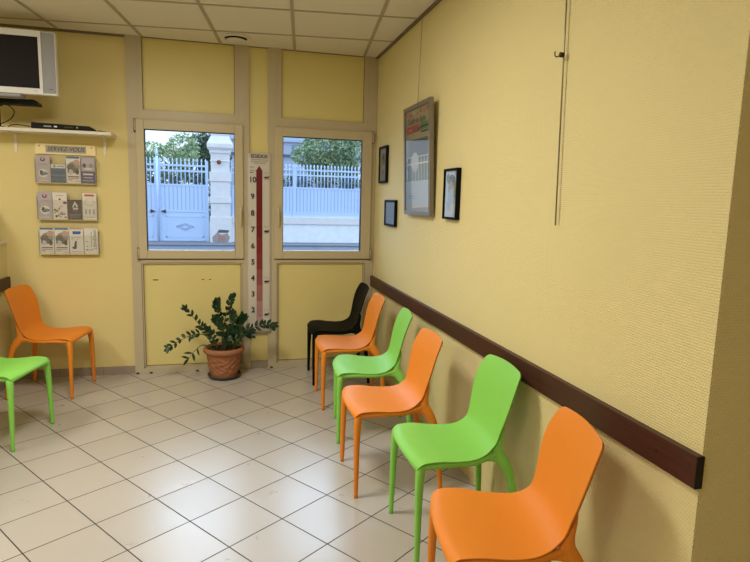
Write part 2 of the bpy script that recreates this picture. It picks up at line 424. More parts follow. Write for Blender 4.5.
def surf_mesh(G, i0, i1, m, name, th=.010, close0=True, close1=True):
    """rows i0..i1 of the shell with thickness"""
    n = len(G[0])-1; R = len(G)
    def nrm(i, k):
        a = G[min(i+1, R-1)][k]-G[max(i-1, 0)][k]; c = G[i][min(k+1, n)]-G[i][max(k-1, 0)]
        v = c.cross(a); return v.normalized() if v.length > 1e-9 else Vector((0, 0, 1))
    w = n+1; N = i1-i0+1
    top = []; bot = []; nm = []
    for i in range(i0, i1+1):
        for k in range(w):
            p = G[i][k]; v = nrm(i, k)
            e = min(1, (1-abs(-1+2*k/n))*10, (R-1-i)/4, i/4)
            t = th*(.35+.65*math.sqrt(max(0, e)))
            top.append(p); bot.append(p-v*t); nm.append(v)
    vs = top+bot; no = nm+[-v for v in nm]; o = len(top); fs = []
    for i in range(N-1):
        for k in range(n):
            a = i*w+k; fs.append((a, a+1, a+w+1, a+w)); fs.append((o+a, o+a+w, o+a+w+1, o+a+1))
    def rim(idx, outn):
        q = len(vs); A, Bq, Cq = vs[idx[0]], vs[o+idx[0]], vs[idx[1]]; flip = (Bq-A).cross(Cq-A).dot(outn[0]) < 0
        for a, on in zip(idx, outn): vs.extend((vs[a], vs[o+a])); no.extend((on, on))
        for a in range(len(idx)-1): g = (q+2*a, q+2*a+1, q+2*a+3, q+2*a+2); fs.append(tuple(reversed(g)) if flip else g)
    c_ = lambda i, k: (G[i][min(k+1, n)]-G[i][max(k-1, 0)]).normalized()
    rim([i*w for i in range(N)], [-c_(i0+i, 0) for i in range(N)])
    rim([i*w+n for i in range(N)], [c_(i0+i, n) for i in range(N)])
    if close0: rim(list(range(w)), [(G[0][k]-G[1][k]).normalized() for k in range(w)])
    if close1: rim([(N-1)*w+k for k in range(w)], [(G[-1][k]-G[-2][k]).normalized() for k in range(w)])
    b = MB(); b.add(vs, fs, m, True); b.no = no
    return b
def set_normals(o, no):
    o.data.normals_split_custom_set_from_vertices([tuple(v) for v in no])
def build_chair(name, m, label, loc, rz, group):
    root = empty(name, loc, rz); tag(root, label, 'chair', group)
    ib = 54
    # normals: the shell's lower side is away from the sitter
    q = surf_mesh(G0, 0, ib, m, 'seat', close1=False); set_normals(q.build('seat', root, fix=False), q.no)
    q = surf_mesh(G0, ib, len(G0)-1, m, 'backrest', close0=False); set_normals(q.build('backrest', root, fix=False), q.no)
    fr = MB()
    # under-seat frame: side rails, front and rear cross rails
    for s in (-1, 1):
        fr.tube(spline([(.200, s*.186, .424), (.12, s*.199, .430), (.04, s*.194, .427), (-.035, s*.184, .424), (-.10, s*.168, .431), (-.155, s*.158, .442)], 24), [(.014, .012)]*25, m, 10, up=(0, 0, 1))
    fr.tube(spline([(.190, -.178, .424), (.200, -.09, .428), (.204, 0, .428), (.200, .09, .428), (.190, .178, .424)], 18), [(.011, .009)]*19, m, 10, up=(0, 0, 1))
    fr.tube([(-.165, -.158, .424), (-.165, .158, .424)], [(.013, .010)]*2, m, 10, up=(0, 0, 1))
    fr.build('seat_frame', root)
    for s in (-1, 1):
        l = MB(); P = spline([(.190, s*.184, .432, .012), (.199, s*.189, .412, .0205), (.2035, s*.1935, .37, .0195), (.206, s*.199, .28, .0165), (.207, s*.205, .14, .0138), (.208, s*.210, .0, .0110)], 30)
        l.tube([p[:3] for p in P], [(p[3], p[3]*.92) for p in P], m, 14)
        l.build('leg', root)
    for s in (-1, 1):
        l = MB(); P = spline([(-.181, s*.150, .57, .003, .003), (-.175, s*.151, .53, .008, .008), (-.162, s*.153, .485, .016, .012), (-.156, s*.158, .440, .030, .015), (-.182, s*.166, .400, .026, .019), (-.207, s*.176, .345, .0195, .0185), (-.225, s*.188, .24, .0165, .0155), (-.236, s*.198, .12, .0140, .0135), (-.246, s*.208, .0, .0112, .011)], 42)
        l.tube([p[:3] for p in P], [(p[3], p[4]) for p in P], m, 14)
        l.tube(spline([(-.09, s*.166, .426), (-.130, s*.162, .424), (-.158, s*.162, .416), (-.180, s*.166, .402)], 12), [.010+.0007*k for k in range(13)], m, 12)
        l.build('leg', root)
    return root

GR = 'moulded plastic chairs along the wall'
chairs = [
 ('orange_chair', M_orange, 'nearest orange plastic chair, cut off by the bottom edge, below the rail end', (-.378, -3.41), 168.4),
 ('green_chair', M_green, 'large green plastic chair between the nearest orange chair and the middle orange one', (-.312, -2.758), 178.9),
 ('orange_chair', M_orange, 'orange plastic chair standing between the two green ones in the right wall row', (-.440, -2.166), 178.6),
 ('green_chair', M_green, 'smaller-looking green plastic chair, third from the window corner in the row', (-.386, -1.525), 172.4),
 ('orange_chair', M_orange, 'orange plastic chair right beside the black chair near the window corner', (-.410, -.924), 178.2),
 ('black_chair', M_black, 'black plastic chair in the corner under the right window', (-.396, -.365), 178.1),
 ('orange_chair', M_orange, 'orange plastic chair at left below the leaflet rack, against the half wall', (-2.567, -.342), -8.8),
 ('green_chair', M_green, 'green plastic chair at the left edge, its backrest cut off by the frame', (-2.647, -1.214), -13.45)]
# one chair of each colour is built, the others are copies of it and of each part
protos = {}
for nm, m, lb, (x, y), a in chairs:
    if nm not in protos:
        protos[nm] = build_chair(nm, m, lb, (x, y, 0), math.radians(a), GR)
    else:
        src = protos[nm]; r = src.copy(); COL.objects.link(r); r.location = (x, y, 0); r.rotation_euler = (0, 0, math.radians(a)); r['label'] = lb
        for ch in list(src.children):
            c = ch.copy(); COL.objects.link(c); c.parent = r

# ------------------------------------------------------------------ ceiling vent
vt = empty('ceiling_vent', (-1.20, -.235, H)); tag(vt, 'round white ceiling vent with a dark slot near the window wall', 'vent')
b = MB(); b.lathe([(.086, -.0005), (.108, -.001), (.112, -.004), (.108, -.010), (.098, -.013), (.090, -.011), (.087, -.003)], M_white); b.build('outer_ring', vt)
b = MB(); b.lathe([(.001, -.003), (.088, -.003)], M_rubber); b.build('throat', vt)
b = MB(); b.lathe([(.012, -.003), (.012, -.018), (.070, -.018), (.076, -.021), (.074, -.025), (.04, -.028), (.001, -.029)], M_white); b.build('centre_disc', vt)

# ------------------------------------------------------------------ shelf, player, television
sf = empty('wall_shelf', (-2.5, 0, 1.95)); tag(sf, 'long white wall shelf under the television, above the leaflet rack', 'shelf')
b = MB(); b.box(-1.0, .372, -.215, -.001, -.012, .012, M_white); b.build('board', sf, bevel=.002)
for x in (-.345, .285):
    b = MB(); b.box(x-.009, x+.009, -.006, -.0005, -.155, -.012, M_white); b.box(x-.009, x+.009, -.19, -.0005, -.018, -.0122, M_white)
    b.build('bracket', sf)
pl = empty('media_player', (-2.47, -.12, 1.962)); tag(pl, 'flat black media player lying on the white wall shelf', 'media player')
b = MB(); b.prism([(-.205, .001), (.20, .001), (.225, .010), (.19, .036), (-.20, .046), (-.205, .04)], -.085, .085, M_dkp); b.build('case', pl, bevel=.003)
for x, w, mm, nn in ((-.12, .05, M_tvs, 'display'), (-.05, .02, M_tvw, 'button'), (.02, .06, M_seam, 'disc_slot'), (.10, .012, M_tvs, 'button')):
    b = MB(); b.box(x, x+w, -.0865, -.0845, .016, .026, mm); b.build(nn, pl)
b = MB(); b.prism([(-2.235, 1.9625), (-2.165, 1.9625), (-2.17, 1.970), (-2.233, 1.978)], -.15, -.11, M_dkp)
tag(b.build('remote_control', bevel=.002), 'small black remote lying at the right end of the wall shelf', 'remote')

TX, TY, TZ = -2.774, -.45, 2.383
tv = empty('television', (TX, TY, TZ)); tag(tv, 'silver television with black screen above the shelf at top left', 'television')
b = MB(); W2, Hh = .350, .2135
b.box(-W2, W2, .004, .055, -Hh, Hh, M_tvw); b.prism([(-.25, -.16), (.25, -.16), (.25, .16), (-.25, .16)], .055, .13, M_tvs); b.build('housing', tv, bevel=.008)
b = MB(); b.box(-.262, .262, -.006, .006, .171, .2125, M_tvw); b.box(-.262, .262, -.006, .006, -.2125, -.172, M_tvw)
b.box(-.262, -.240, -.006, .006, -.172, .171, M_tvw); b.box(.242, .262, -.006, .006, -.172, .171, M_tvw); b.build('bezel', tv, bevel=.002)
b = MB(); b.box(-.240, .242, -.001, .005, -.172, .171, M_screen); b.build('screen', tv)
for s in (-1, 1):
    b = MB(); b.box(s*.263, s*.343, -.003, .006, -.198, .204, M_tvs); b.build('speaker_panel', tv, bevel=.002)
b = MB(); b.box(.21, .225, -.0065, -.005, -.192, -.188, M_tvs); b.build('badge', tv)
b = MB(); b.box(.30, .325, -.0036, -.002, -.175, -.172, M_screen); b.build('badge', tv)
b = MB(); b.box(-.16, .12, -.01, .10, -.236, -.2145, M_tvs); b.build('foot', tv, bevel=.006)
# cable from the set
br = empty('television_bracket', (-2.905, -.15, 1.962)); tag(br, 'black pole and tray holding up the television over the shelf', 'bracket')
b = MB(); b.tube([(0, .0, .001), (0, .0, .17)], .018, M_dkp); b.box(-.05, .05, -.05, .05, .0, .006, M_dkp); b.build('post', br)
b = MB(); b.prism([(-.10, .148), (.285, .150), (.325, .150), (.322, .168), (.295, .190), (.20, .186), (-.10, .186)], -.19, -.09, M_dkp); b.build('tray', br, bevel=.006)
b = MB(); b.box(-.03, .03, -.10, .015, .155, .175, M_dkp); b.build('arm', br)
b = MB(); b.tube(spline([(-2.79, -.30, 2.11), (-2.755, -.28, 2.07), (-2.80, -.22, 2.02), (-2.88, -.18, 1.985)], 20), .0035, M_rubber, 6)
b.v = [(x+2.905, y+.15, z-1.962) for x, y, z in b.v]; b.build('cable', br)
b = MB(); b.tube(spline([(-2.835, -.175, 1.967), (-2.80, -.19, 1.982), (-2.75, -.18, 1.984), (-2.664, -.14, 1.978)], 20), .0035, M_rubber, 6)
b.v = [(x+2.47, y+.12, z-1.962) for x, y, z in b.v]; b.build('cable', pl)
b = MB(); b.box(-3.075, -2.995, -.40, -.05, 1.1125, 1.36, M_paper); b.box(-3.06, -3.01, -.41, -.40, 1.2, 1.3, M_tvs)
tag(b.build('storage_box', bevel=.006), 'pale grey box on top of the half wall at the left edge', 'box')

# ------------------------------------------------------------------ leaflet rack
LX = [-2.709, -2.6025, -2.496, -2.3895]; LW = .1025
ROWS = [(1.575, 1.778), (1.290, 1.499), (1.017, 1.222)]
M_acr = None
def acrylic():
    m = bpy.data.materials.new('clear_acrylic'); m.use_nodes = True; nt = m.node_tree; nt.nodes.clear()
    o = nt.nodes.new('ShaderNodeOutputMaterial'); mx = nt.nodes.new('ShaderNodeMixShader'); mx.inputs[0].default_value = .07
    t = nt.nodes.new('ShaderNodeBsdfTransparent'); t.inputs[0].default_value = (.97, .97, .96, 1)
    g = nt.nodes.new('ShaderNodeBsdfPrincipled'); g.inputs['Base Color'].default_value = (.8, .78, .72, 1); g.inputs['Roughness'].default_value = .15
    nt.links.new(t.outputs[0], mx.inputs[1]); nt.links.new(g.outputs[0], mx.inputs[2]); nt.links.new(mx.outputs[0], o.inputs[0])
    return m
M_acr = acrylic()
M_cream = mat('cream_header_plate', (240, 224, 172), .3)
M_labgrey = mat('grey_label_strip', (160, 156, 148), .4)
M_ink = mat('dark_ink', (52, 50, 56), .6)
rk = empty('leaflet_rack', (-2.497, -.0002, 1.0)); tag(rk, 'clear leaflet rack reading SERVEZ-VOUS with three rows of pockets', 'leaflet rack')
b = MB(); b.box(-.214, .214, -.004, 0, -.002, .80, M_acr); b.build('back_plate', rk)
b = MB(); pts = []
for a in range(0, 91, 15): pts.append((.197+.017*math.sin(math.radians(a)), .855+.017*math.cos(math.radians(a))))
pts += [(.214, .792), (-.214, .792)] + [(-x, z) for x, z in reversed(pts[:7])]
b.prism(pts, -.012, -.002, M_cream)
b.disc((-.185, -.0125, .853), .005, M_ink); b.disc((.185, -.0125, .853), .005, M_ink)
hp = b.build('header_plate', rk)
b = MB(); b.box(-.140, .145, -.0145, -.012, .806, .858, M_labgrey); ls = b.build('label_strip', hp)
text('SERVEZ-VOUS', .043, (.002, -.0150, .832), RY, M_ink, hp, 'lettering', shear=.25, sx=.98)
for z0, z1 in ROWS:
    b = MB(); z0 -= 1.0
    b.box(-.2145, .2145, -.042, -.0405, z0-.004, z0+.15, M_acr); b.box(-.2145, .2145, -.042, -.004, z0-.006, z0-.003, M_cream)
    for x in (-.2135, -.1075, -.001, .1055, .212): b.box(x-.0008, x+.0008, -.041, -.004, z0-.004, z0+.175, M_labgrey)
    b.build('pocket', rk)
cm = lambda n, c: mat('print_'+n, c, .5, vary=.04, scale=60)
C = dict(lilac=cm('lilac', (178, 168, 176)), lav=cm('lavender', (150, 146, 170)), wht=cm('white', (216, 210, 202)), mar=cm('maroon', (120, 40, 60)), blu=cm('slate_blue', (70, 92, 118)),
         dbl=cm('dark_blue', (44, 62, 88)), sky=cm('header_blue', (86, 120, 150)), brn=cm('fur_brown', (96, 84, 74)), tan=cm('fur_tan', (170, 140, 118)), pnk=cm('pink', (196, 160, 156)),
         ink=M_ink, pur=cm('purple', (72, 66, 120)), blk=cm('charcoal', (52, 44, 42)), red=cm('red', (168, 50, 46)), org=cm('orange_red', (186, 84, 58)), grn=cm('leaf_green', (80, 124, 70)),
         cob=cm('cobalt', (58, 104, 170)), gry=cm('grey', (140, 136, 132)), lgr=cm('light_grey', (188, 186, 184)), skin=cm('peach', (184, 152, 136)))
cat_face = [('e', .55, .62, .42, .2, 'gry'), ('e', .75, .78, .22, .12, 'skin'), ('e', .35, .6, .28, .12, 'brn'), ('e', .6, .48, .3, .10, 'brn'), ('e', .78, .42, .12, .10, 'blk'), ('e', .3, .42, .2, .1, 'lgr'),
            ('r', .04, .93, .96, 1, 'sky'), ('r', .12, .40, .2, .56, 'ink'), ('r', .1, .16, .9, .19, 'gry'), ('r', .12, .22, .9, .26, 'mar'), ('r', .1, .10, .42, .12, 'ink'), ('r', .6, .06, .92, .08, 'gry')]
lil = [('e', .5, .86, .17, .075, 'mar'), ('e', .5, .88, .09, .05, 'lilac'), ('r', .25, .66, .78, .685, 'gry'), ('e', .5, .34, .34, .16, 'wht'), ('e', .38, .36, .12, .09, 'ink'), ('e', .62, .33, .22, .06, 'sky'), ('e', .45, .29, .14, .04, 'brn'), ('r', .2, .06, .8, .08, 'wht')]
flakes = []
for i in range(16):
    flakes.append(('e', random.uniform(.12, .88), random.uniform(.06, .5), random.uniform(.05, .12), random.uniform(.02, .05), ['ink', 'mar', 'grn', 'lav', 'pnk', 'org'][i % 6]))
DES = {
 (0, 0): ('lilac', 1, lil, 'lilac leaflet with a small dog, top row far left'),
 (0, 1): ('blu', .68, [('r', 0, .8, 1, 1, 'wht'), ('e', .25, .9, .07, .05, 'ink'), ('r', .45, .88, .9, .92, 'sky'), ('r', 0, .54, 1, .60, 'dbl'), ('r', 0, .28, 1, .33, 'dbl'), ('r', 0, 0, 1, .06, 'dbl'), ('r', 0, .36, 1, .42, 'sky')], 'short slate blue leaflet with white head, top row'),
 (0, 2): ('wht', 1, cat_face, 'white leaflet with a grey cat face, in the top row'),
 (0, 3): ('lav', 1, [('r', .06, .48, .94, .97, 'lilac'), ('e', .25, .68, .12, .08, 'ink'), ('e', .7, .68, .14, .09, 'gry'), ('e', .5, .56, .3, .04, 'wht'), ('r', 0, 0, 1, .46, 'pur'), ('r', .15, .32, .85, .38, 'wht'), ('r', .2, .2, .8, .24, 'pnk'), ('r', .1, .1, .9, .115, 'wht')], 'purple leaflet with two pets, top row far right'),
 (1, 0): ('lilac', 1, lil, 'lilac leaflet with a small dog, middle row far left'),
 (1, 1): ('wht', 1, [('e', .5, .75, .08, .035, 'mar'), ('r', .25, .87, .75, .89, 'gry'), ('e', .85, .62, .14, .05, 'mar')]+flakes, 'white leaflet scattered with small coloured pictures, middle row'),
 (1, 2): ('blk', .74, [('p', [(.3, .62), (.5, .92), (.72, .66), (.62, .62), (.5, .78), (.4, .62)], 'wht'), ('r', .36, .50, .72, .60, 'lgr'), ('r', .34, .36, .7, .46, 'mar'), ('r', .1, .25, .9, .27, 'gry'), ('r', .1, .18, .9, .2, 'gry'), ('r', .1, .11, .8, .13, 'gry')], 'short black leaflet with a white roof emblem'),
 (1, 3): ('wht', 1, [('r', .16, .88, .84, .95, 'org'), ('e', .5, .66, .38, .15, 'lgr'), ('e', .5, .67, .30, .12, 'wht')]+[('r', x, .2+.05*k, x+.1, .235+.05*k, 'ink' if k % 2 else 'gry') for x in (.18, .46, .74) for k in range(4)]+[('r', .15, .09, .85, .11, 'gry')], 'white leaflet with red heading and round diagram'),
 (2, 0): ('wht', 1, cat_face, 'white leaflet with a grey cat face, bottom row far left'),
 (2, 1): ('wht', 1, cat_face, 'white leaflet with a grey cat face, bottom row second'),
 (2, 2): ('wht', 1, [('r', .04, .95, .96, 1, 'skin'), ('r', .25, .76, .82, .88, 'cob'), ('r', .3, .63, .8, .65, 'gry'), ('e', .22, .6, .1, .05, 'lgr'), ('e', .42, .32, .09, .14, 'ink'), ('e', .32, .24, .14, .05, 'ink'), ('e', .46, .46, .07, .05, 'ink'), ('r', .5, .56, .62, .58, 'gry'), ('r', .15, .07, .85, .09, 'gry')], 'white leaflet with blue bar and black animal'),
 (2, 3): ('wht', 1, [('e', .2, .48, .05, .02, 'ink'), ('e', .22, .3, .05, .02, 'ink'), ('e', .22, .16, .09, .03, 'grn'), ('e', .5, .16, .14, .02, 'gry')]+[('r', .50, .28+.06*k, .56, .32+.06*k, 'gry') for k in range(10)], 'white leaflet with upright green lettering, bottom right')}
for (r, c), (base, hf, shapes, lb) in DES.items():
    z0, z1 = ROWS[r]; h = (z1-z0)*hf; x0 = LX[c]; w = LW
    e = MB(); e.box(0, w, 0, .006, 0, h, C[base])
    for i, s in enumerate(shapes):
        y = -.0002-.00012*i
        if s[0] == 'r': e.add([(s[1]*w, y, s[2]*h), (s[3]*w, y, s[2]*h), (s[3]*w, y, s[4]*h), (s[1]*w, y, s[4]*h)], [(0, 1, 2, 3)], C[s[5]])
        elif s[0] == 'e': e.disc((s[1]*w, y, s[2]*h), s[3]*w, C[s[5]], rz=s[4]*h, n=18)
        else:
            pp = s[1]; e.add([(px*w, y, pz*h) for px, pz in pp], [tuple(range(len(pp)))], C[s[2]])
    o = e.build('leaflet', loc=(x0, -.033, z0))
    tag(o, lb, 'leaflet', 'leaflets in the wall rack')
    if (r, c) == (2, 3): text('LibraDoor', .037, (.079, -.002, .115), (PI/2, -PI/2, 0), C['grn'], o, 'lettering')
    if (r, c) == (1, 2): pass

# ------------------------------------------------------------------ growth/fat chart between the windows
ch = empty('wall_chart', (-1.0135, -.0235, .32)); tag(ch, 'tall narrow white IDEXX chart with red column numbered 10 to 2', 'chart')
CH = 1.548
M_sheet = mat('satin_chart_sheet', (200, 194, 184), .4, vary=.02)
b = MB(); rows = 24
vs = []
for i in range(rows+1):
    z = CH*i/rows
    for k in range(9):
        x = -.0985+.197*k/8; vs.append((x, -.006*(1-(2*k/8-1)**2)*.6-.002, z))
fr = [(i*9+k, i*9+k+1, i*9+k+10, i*9+k+9) for i in range(rows) for k in range(8)]
b.add(vs, fr, M_sheet, True); o = b.build('sheet', ch, fix=False); s = o.modifiers.new('thickness', 'SOLIDIFY'); s.thickness = .0012; s.offset = 1
YF = -.0105
cols = [(104, 20, 22)]*4 + [(116, 34, 34), (124, 46, 46), (138, 74, 74), (150, 96, 96), (168, 126, 126), (178, 146, 146)]
b = MB(); zt = 1.40; dz = 1.393-1.26
for i, c in enumerate(cols):
    z1 = 1.40-.139*i; z0 = max(z1-.139, .02)
    b.add([(-.026, YF, z0), (.024, YF, z0), (.024, YF, z1), (-.026, YF, z1)], [(0, 1, 2, 3)], mat('chart_red_%d' % i if i else 'chart_red', c, .45, vary=.02))
b.add([(-.030, YF, 1.40), (.028, YF, 1.40), (-.001, YF, 1.445)], [(0, 1, 2)], mat('chart_red', (104, 20, 22)))
b.build('red_column', ch, fix=False)
for i, n in enumerate(range(10, 1, -1)):
    text(str(n), .064, (-.056, YF, 1.646-.1395*i-.32), RY, M_ink, ch, 'number', sx=.95, offset=.0016)
text('IDEXX', .042, (.0, YF, 1.522), RY, M_ink, ch, 'heading', sx=1.15, offset=.0006)
def smallprint(parent, x0, x1, z, h, y, m, n=6):
    b = MB(); x = x0
    while x < x1:
        w = random.uniform(.004, .012)
        b.add([(x, y, z), (min(x+w, x1), y, z), (min(x+w, x1), y, z+h), (x, y, z+h)], [(0, 1, 2, 3)], m); x += w+.003
    return b.build('small_print', parent, fix=False)
smallprint(ch, -.07, .075, 1.492, .004, YF, C['mar']); smallprint(ch, -.068, .062, 1.476, .006, YF, C['gry']); smallprint(ch, -.048, .05, 1.462, .006, YF, C['gry'])
smallprint(ch, -.08, -.045, 1.43, .006, YF, C['ink']); smallprint(ch, -.08, -.04, 1.40, .006, YF, C['gry']); smallprint(ch, -.08, -.05, 1.385, .006, YF, C['ink'])
for z, mm in ((1.35, C['mar']), (.895, C['ink']), (.46, C['ink']), (.17, C['ink'])):
    b = MB(); cx = .055
    b.disc((cx, YF, z), .016, mm, rz=.008); b.disc((cx+.02, YF, z+.004), .008, C['ink'], rz=.006)
    for dx in (-.012, -.006, .008, .014): b.add([(cx+dx, YF, z-.018), (cx+dx+.003, YF, z-.018), (cx+dx+.003, YF, z), (cx+dx, YF, z)], [(0, 1, 2, 3)], mm)
    b.build('animal_silhouette', ch, fix=False)
    smallprint(ch, .035, .075, z+.035, .004, YF, C['gry']); 
ch.location.y = -.0225

# ------------------------------------------------------------------ framed pictures on the right wall
def framed(name, y0, y1, z0, z1, bw, dep, fm, label, cat, shapes, base, gap=.002, group=None, lip=None):
    """on x=0; y0 is the far edge (towards window), y1 the near edge"""
    w = y0-y1; h = z1-z0
    r = empty(name, (-gap, y0, z0)); tag(r, label, cat, group)
    b = MB()
    b.box(-dep, 0, -bw, 0, 0, h, fm); b.box(-dep, 0, -w, -w+bw, 0, h, fm); b.box(-dep, 0, -w+bw, -bw, 0, bw, fm); b.box(-dep, 0, -w+bw, -bw, h-bw, h, fm)
    b.build('frame', r, bevel=.002)
    b = MB(); iw, ih = w-2*bw, h-2*bw; x = -dep*.55
    b.box(x, -.001, -w+bw, -bw, bw, h-bw, base)
    for i, s in enumerate(shapes):
        xx = x-.0003-.00012*i
        Y = lambda u: -bw-u*iw
        Z = lambda v: bw+v*ih
        if s[0] == 'r': b.add([(xx, Y(s[1]), Z(s[2])), (xx, Y(s[3]), Z(s[2])), (xx, Y(s[3]), Z(s[4])), (xx, Y(s[1]), Z(s[4]))], [(0, 1, 2, 3)], C[s[5]])
        else: b.disc((xx, Y(s[1]), Z(s[2])), s[3]*iw, C[s[5]], 'x', rz=s[4]*ih, n=18)
    b.build('picture', r, fix=False)
    b = MB(); gx = -dep*.8
    b.add([(gx, -bw, bw), (gx, -w+bw, bw), (gx, -w+bw, h-bw), (gx, -bw, h-bw)], [(0, 1, 2, 3)], M_glass); b.build('glazing', r, fix=False)
    return r
C['grs'] = cm('grass', (104, 120, 84)); C['pale'] = cm('pale_blue', (176, 186, 200)); C['dkg'] = cm('dark_grey', (84, 84, 84)); C['kha'] = cm('khaki', (150, 140, 112)); C['lbl'] = cm('washed_blue', (150, 166, 190))
sh = [('r', 0, .70, 1, 1, 'kha')]
for i in range(7): sh.append(('e', .08+.14*i, .965-.012*(i % 2), .05, .018, ['org', 'red', 'skin', 'org', 'grn', 'org', 'red'][i]))
sh += [('r', 0, .3, 1, .70, 'grs'), ('r', .12, .50, .9, .705, 'dkg'), ('r', .05, .775, .58, .845, 'red'), ('r', .62, .78, .97, .85, 'grn'), ('r', .62, .80, .97, .82, 'ink')]
sh += [('r', .1, .81, .54, .817, 'pnk'), ('r', .1, .795, .5, .80, 'pnk'), ('r', .66, .755, .97, .77, 'blk')]
sh += [('e', .45, .60, .26, .09, 'brn'), ('e', .62, .63, .2, .06, 'dkg'), ('e', .4, .48, .16, .10, 'lgr'), ('r', .05, .46, .95, .475, 'wht'), ('r', .05, .53, .95, .54, 'lgr')]
for i in range(8): sh.append(('r', .06+.12*i, .30, .085+.12*i, .53, 'lgr'))
for i in range(5): sh.append(('e', .3+.1*i, .36, .02, .06, 'gry'))
sh += [('r', 0, 0, 1, .30, 'pale'), ('r', 0, 0, 1, .07, 'lgr'), ('r', .1, .14, .4, .155, 'lbl'), ('r', .1, .12, .55, .13, 'lbl')]
po = framed('framed_poster', -1.045, -1.600, 1.41, 2.14, .028, .028, M_alu, 'large grey metal framed poster hanging from the ceiling wire', 'poster', sh, C['lgr'], gap=.012)
po.rotation_euler = (0, math.radians(-2.2), 0)
text('Guide en ligne', .060, (-.0225, -.278, .625), RX, C['brn'], po, 'lettering', sx=1.05)
text('nutrition', .05, (-.0225, -.278, .570), RX, C['brn'], po, 'lettering')
GP = 'small black framed pictures beside the poster'
framed('picture_frame', -.215, -.455, 1.647, 1.949, .020, .022, M_black, 'small black framed picture nearest the window, above another', 'picture',
       [('r', .06, .05, .94, .95, 'pale'), ('e', .5, .6, .28, .2, 'gry'), ('e', .5, .75, .18, .1, 'dkg'), ('e', .45, .3, .22, .16, 'lbl'), ('e', .55, .42, .2, .1, 'lgr')], C['lgr'], group=GP)
framed('picture_frame', -.440, -.750, 1.300, 1.508, .018, .022, M_black, 'small black framed white certificate hanging lowest, left of the poster', 'picture',
       [('r', .1, .36, .9, .38, 'lbl'), ('r', .15, .3, .8, .31, 'gry'), ('r', .2, .7, .8, .72, 'lgr'), ('r', .2, .6, .8, .61, 'lgr'), ('r', .2, .18, .5, .2, 'lbl'), ('r', .1, .1, .9, .3, 'pale')], C['pale'], group=GP)
framed('picture_frame', -1.785, -1.995, 1.402, 1.694, .014, .026, M_black, 'black framed picture hanging alone to the right of the poster', 'picture',
       [('r', 0, 0, 1, 1, 'pale'), ('e', .5, .78, .3, .14, 'dkg'), ('e', .45, .62, .22, .16, 'gry'), ('e', .55, .4, .3, .22, 'lbl'), ('e', .35, .25, .2, .12, 'lbl'), ('e', .7, .2, .2, .1, 'lgr'), ('e', .2, .85, .12, .1, 'grs'), ('e', .8, .6, .1, .2, 'kha')], C['lgr'], group=GP)
# hanging wire for the poster, hanging rod with hook
b = MB(); b.tube([(-.046, -1.30, 2.142), (-.020, -1.24, 2.45), (-.014, -1.235, H-.006)], .0018, M_steel, 6)
tag(b.build('hanging_wire'), 'thin wire running from the ceiling down to the large poster', 'wire')
rd = empty('hanging_rod', (-.014, -3.005, 1.42)); tag(rd, 'bare hanging rod with a small hook on the right wall', 'hanging rod')
b = MB(); b.tube([(0, 0, 0), (.0, .045, H-1.43)], .0032, M_steel, 8); b.build('rod', rd)
b = MB(); b.tube([(-.002, .023, .650), (-.016, .023, .650)], .010, M_brass, 10); b.tube(spline([(-.012, .026, .650), (-.020, .040, .645), (-.022, .050, .655), (-.020, .053, .668)], 10), .0025, M_brass, 6); b.build('hook', rd)

# ------------------------------------------------------------------ potted plant
PX, PY = -1.315, -.215
pp = empty('potted_plant', (PX, PY, 0)); tag(pp, 'dark green plant with arching leafy stems in a terracotta pot on the floor', 'potted plant')
b = MB(); b.lathe([(.001, .002), (.112, .002), (.128, .010), (.137, .030), (.133, .032), (.122, .014), (.001, .010)], M_saucer); b.build('saucer', pp)
prof = [(.001, .012), (.104, .012), (.108, .02)]
for i in range(30): t = i/29; prof.append((.108+.036*t, .02+.190*t))
prof += [(.147, .213), (.160, .218), (.168, .230), (.169, .244), (.163, .258), (.152, .263), (.143, .258), (.140, .24), (.001, .23)]
def wob(i, a, z):
    if 5 < i < 31:
        e = math.sin(PI*(i-5)/26)
        return .0075*e*(math.sin(9*a+math.sin(z*70)*1.3)*math.cos(z*95+2*math.sin(3*a))) + .002*e*math.sin(23*a+z*160)
    return 0
b = MB(); b.lathe(prof, M_terra, n=144, wob=wob); b.build('pot', pp)
b = MB(); b.lathe([(.001, .248), (.06, .246), (.141, .242)], M_soil, n=32); b.build('soil', pp)
def leaf(b, base, d, nrm, L, Wd, m=M_leaf):
    d = d.normalized(); side = d.cross(nrm).normalized(); up_ = side.cross(d).normalized()
    vs = []; N = 7
    prof = [0.12, .62, .92, 1, .86, .55, .04]
    for i in range(N):
        t = i/(N-1); c = base+d*L*t+up_*(-.10*L*t*t)
        w = Wd*.5*prof[i]
        vs += [c-side*w+up_*w*.35, c, c+side*w+up_*w*.35]
    fs = []
    for i in range(N-1):
        for k in range(2): fs.append((i*3+k, i*3+k+1, i*3+k+4, i*3+k+3))
    b.add(vs, fs, m, True)
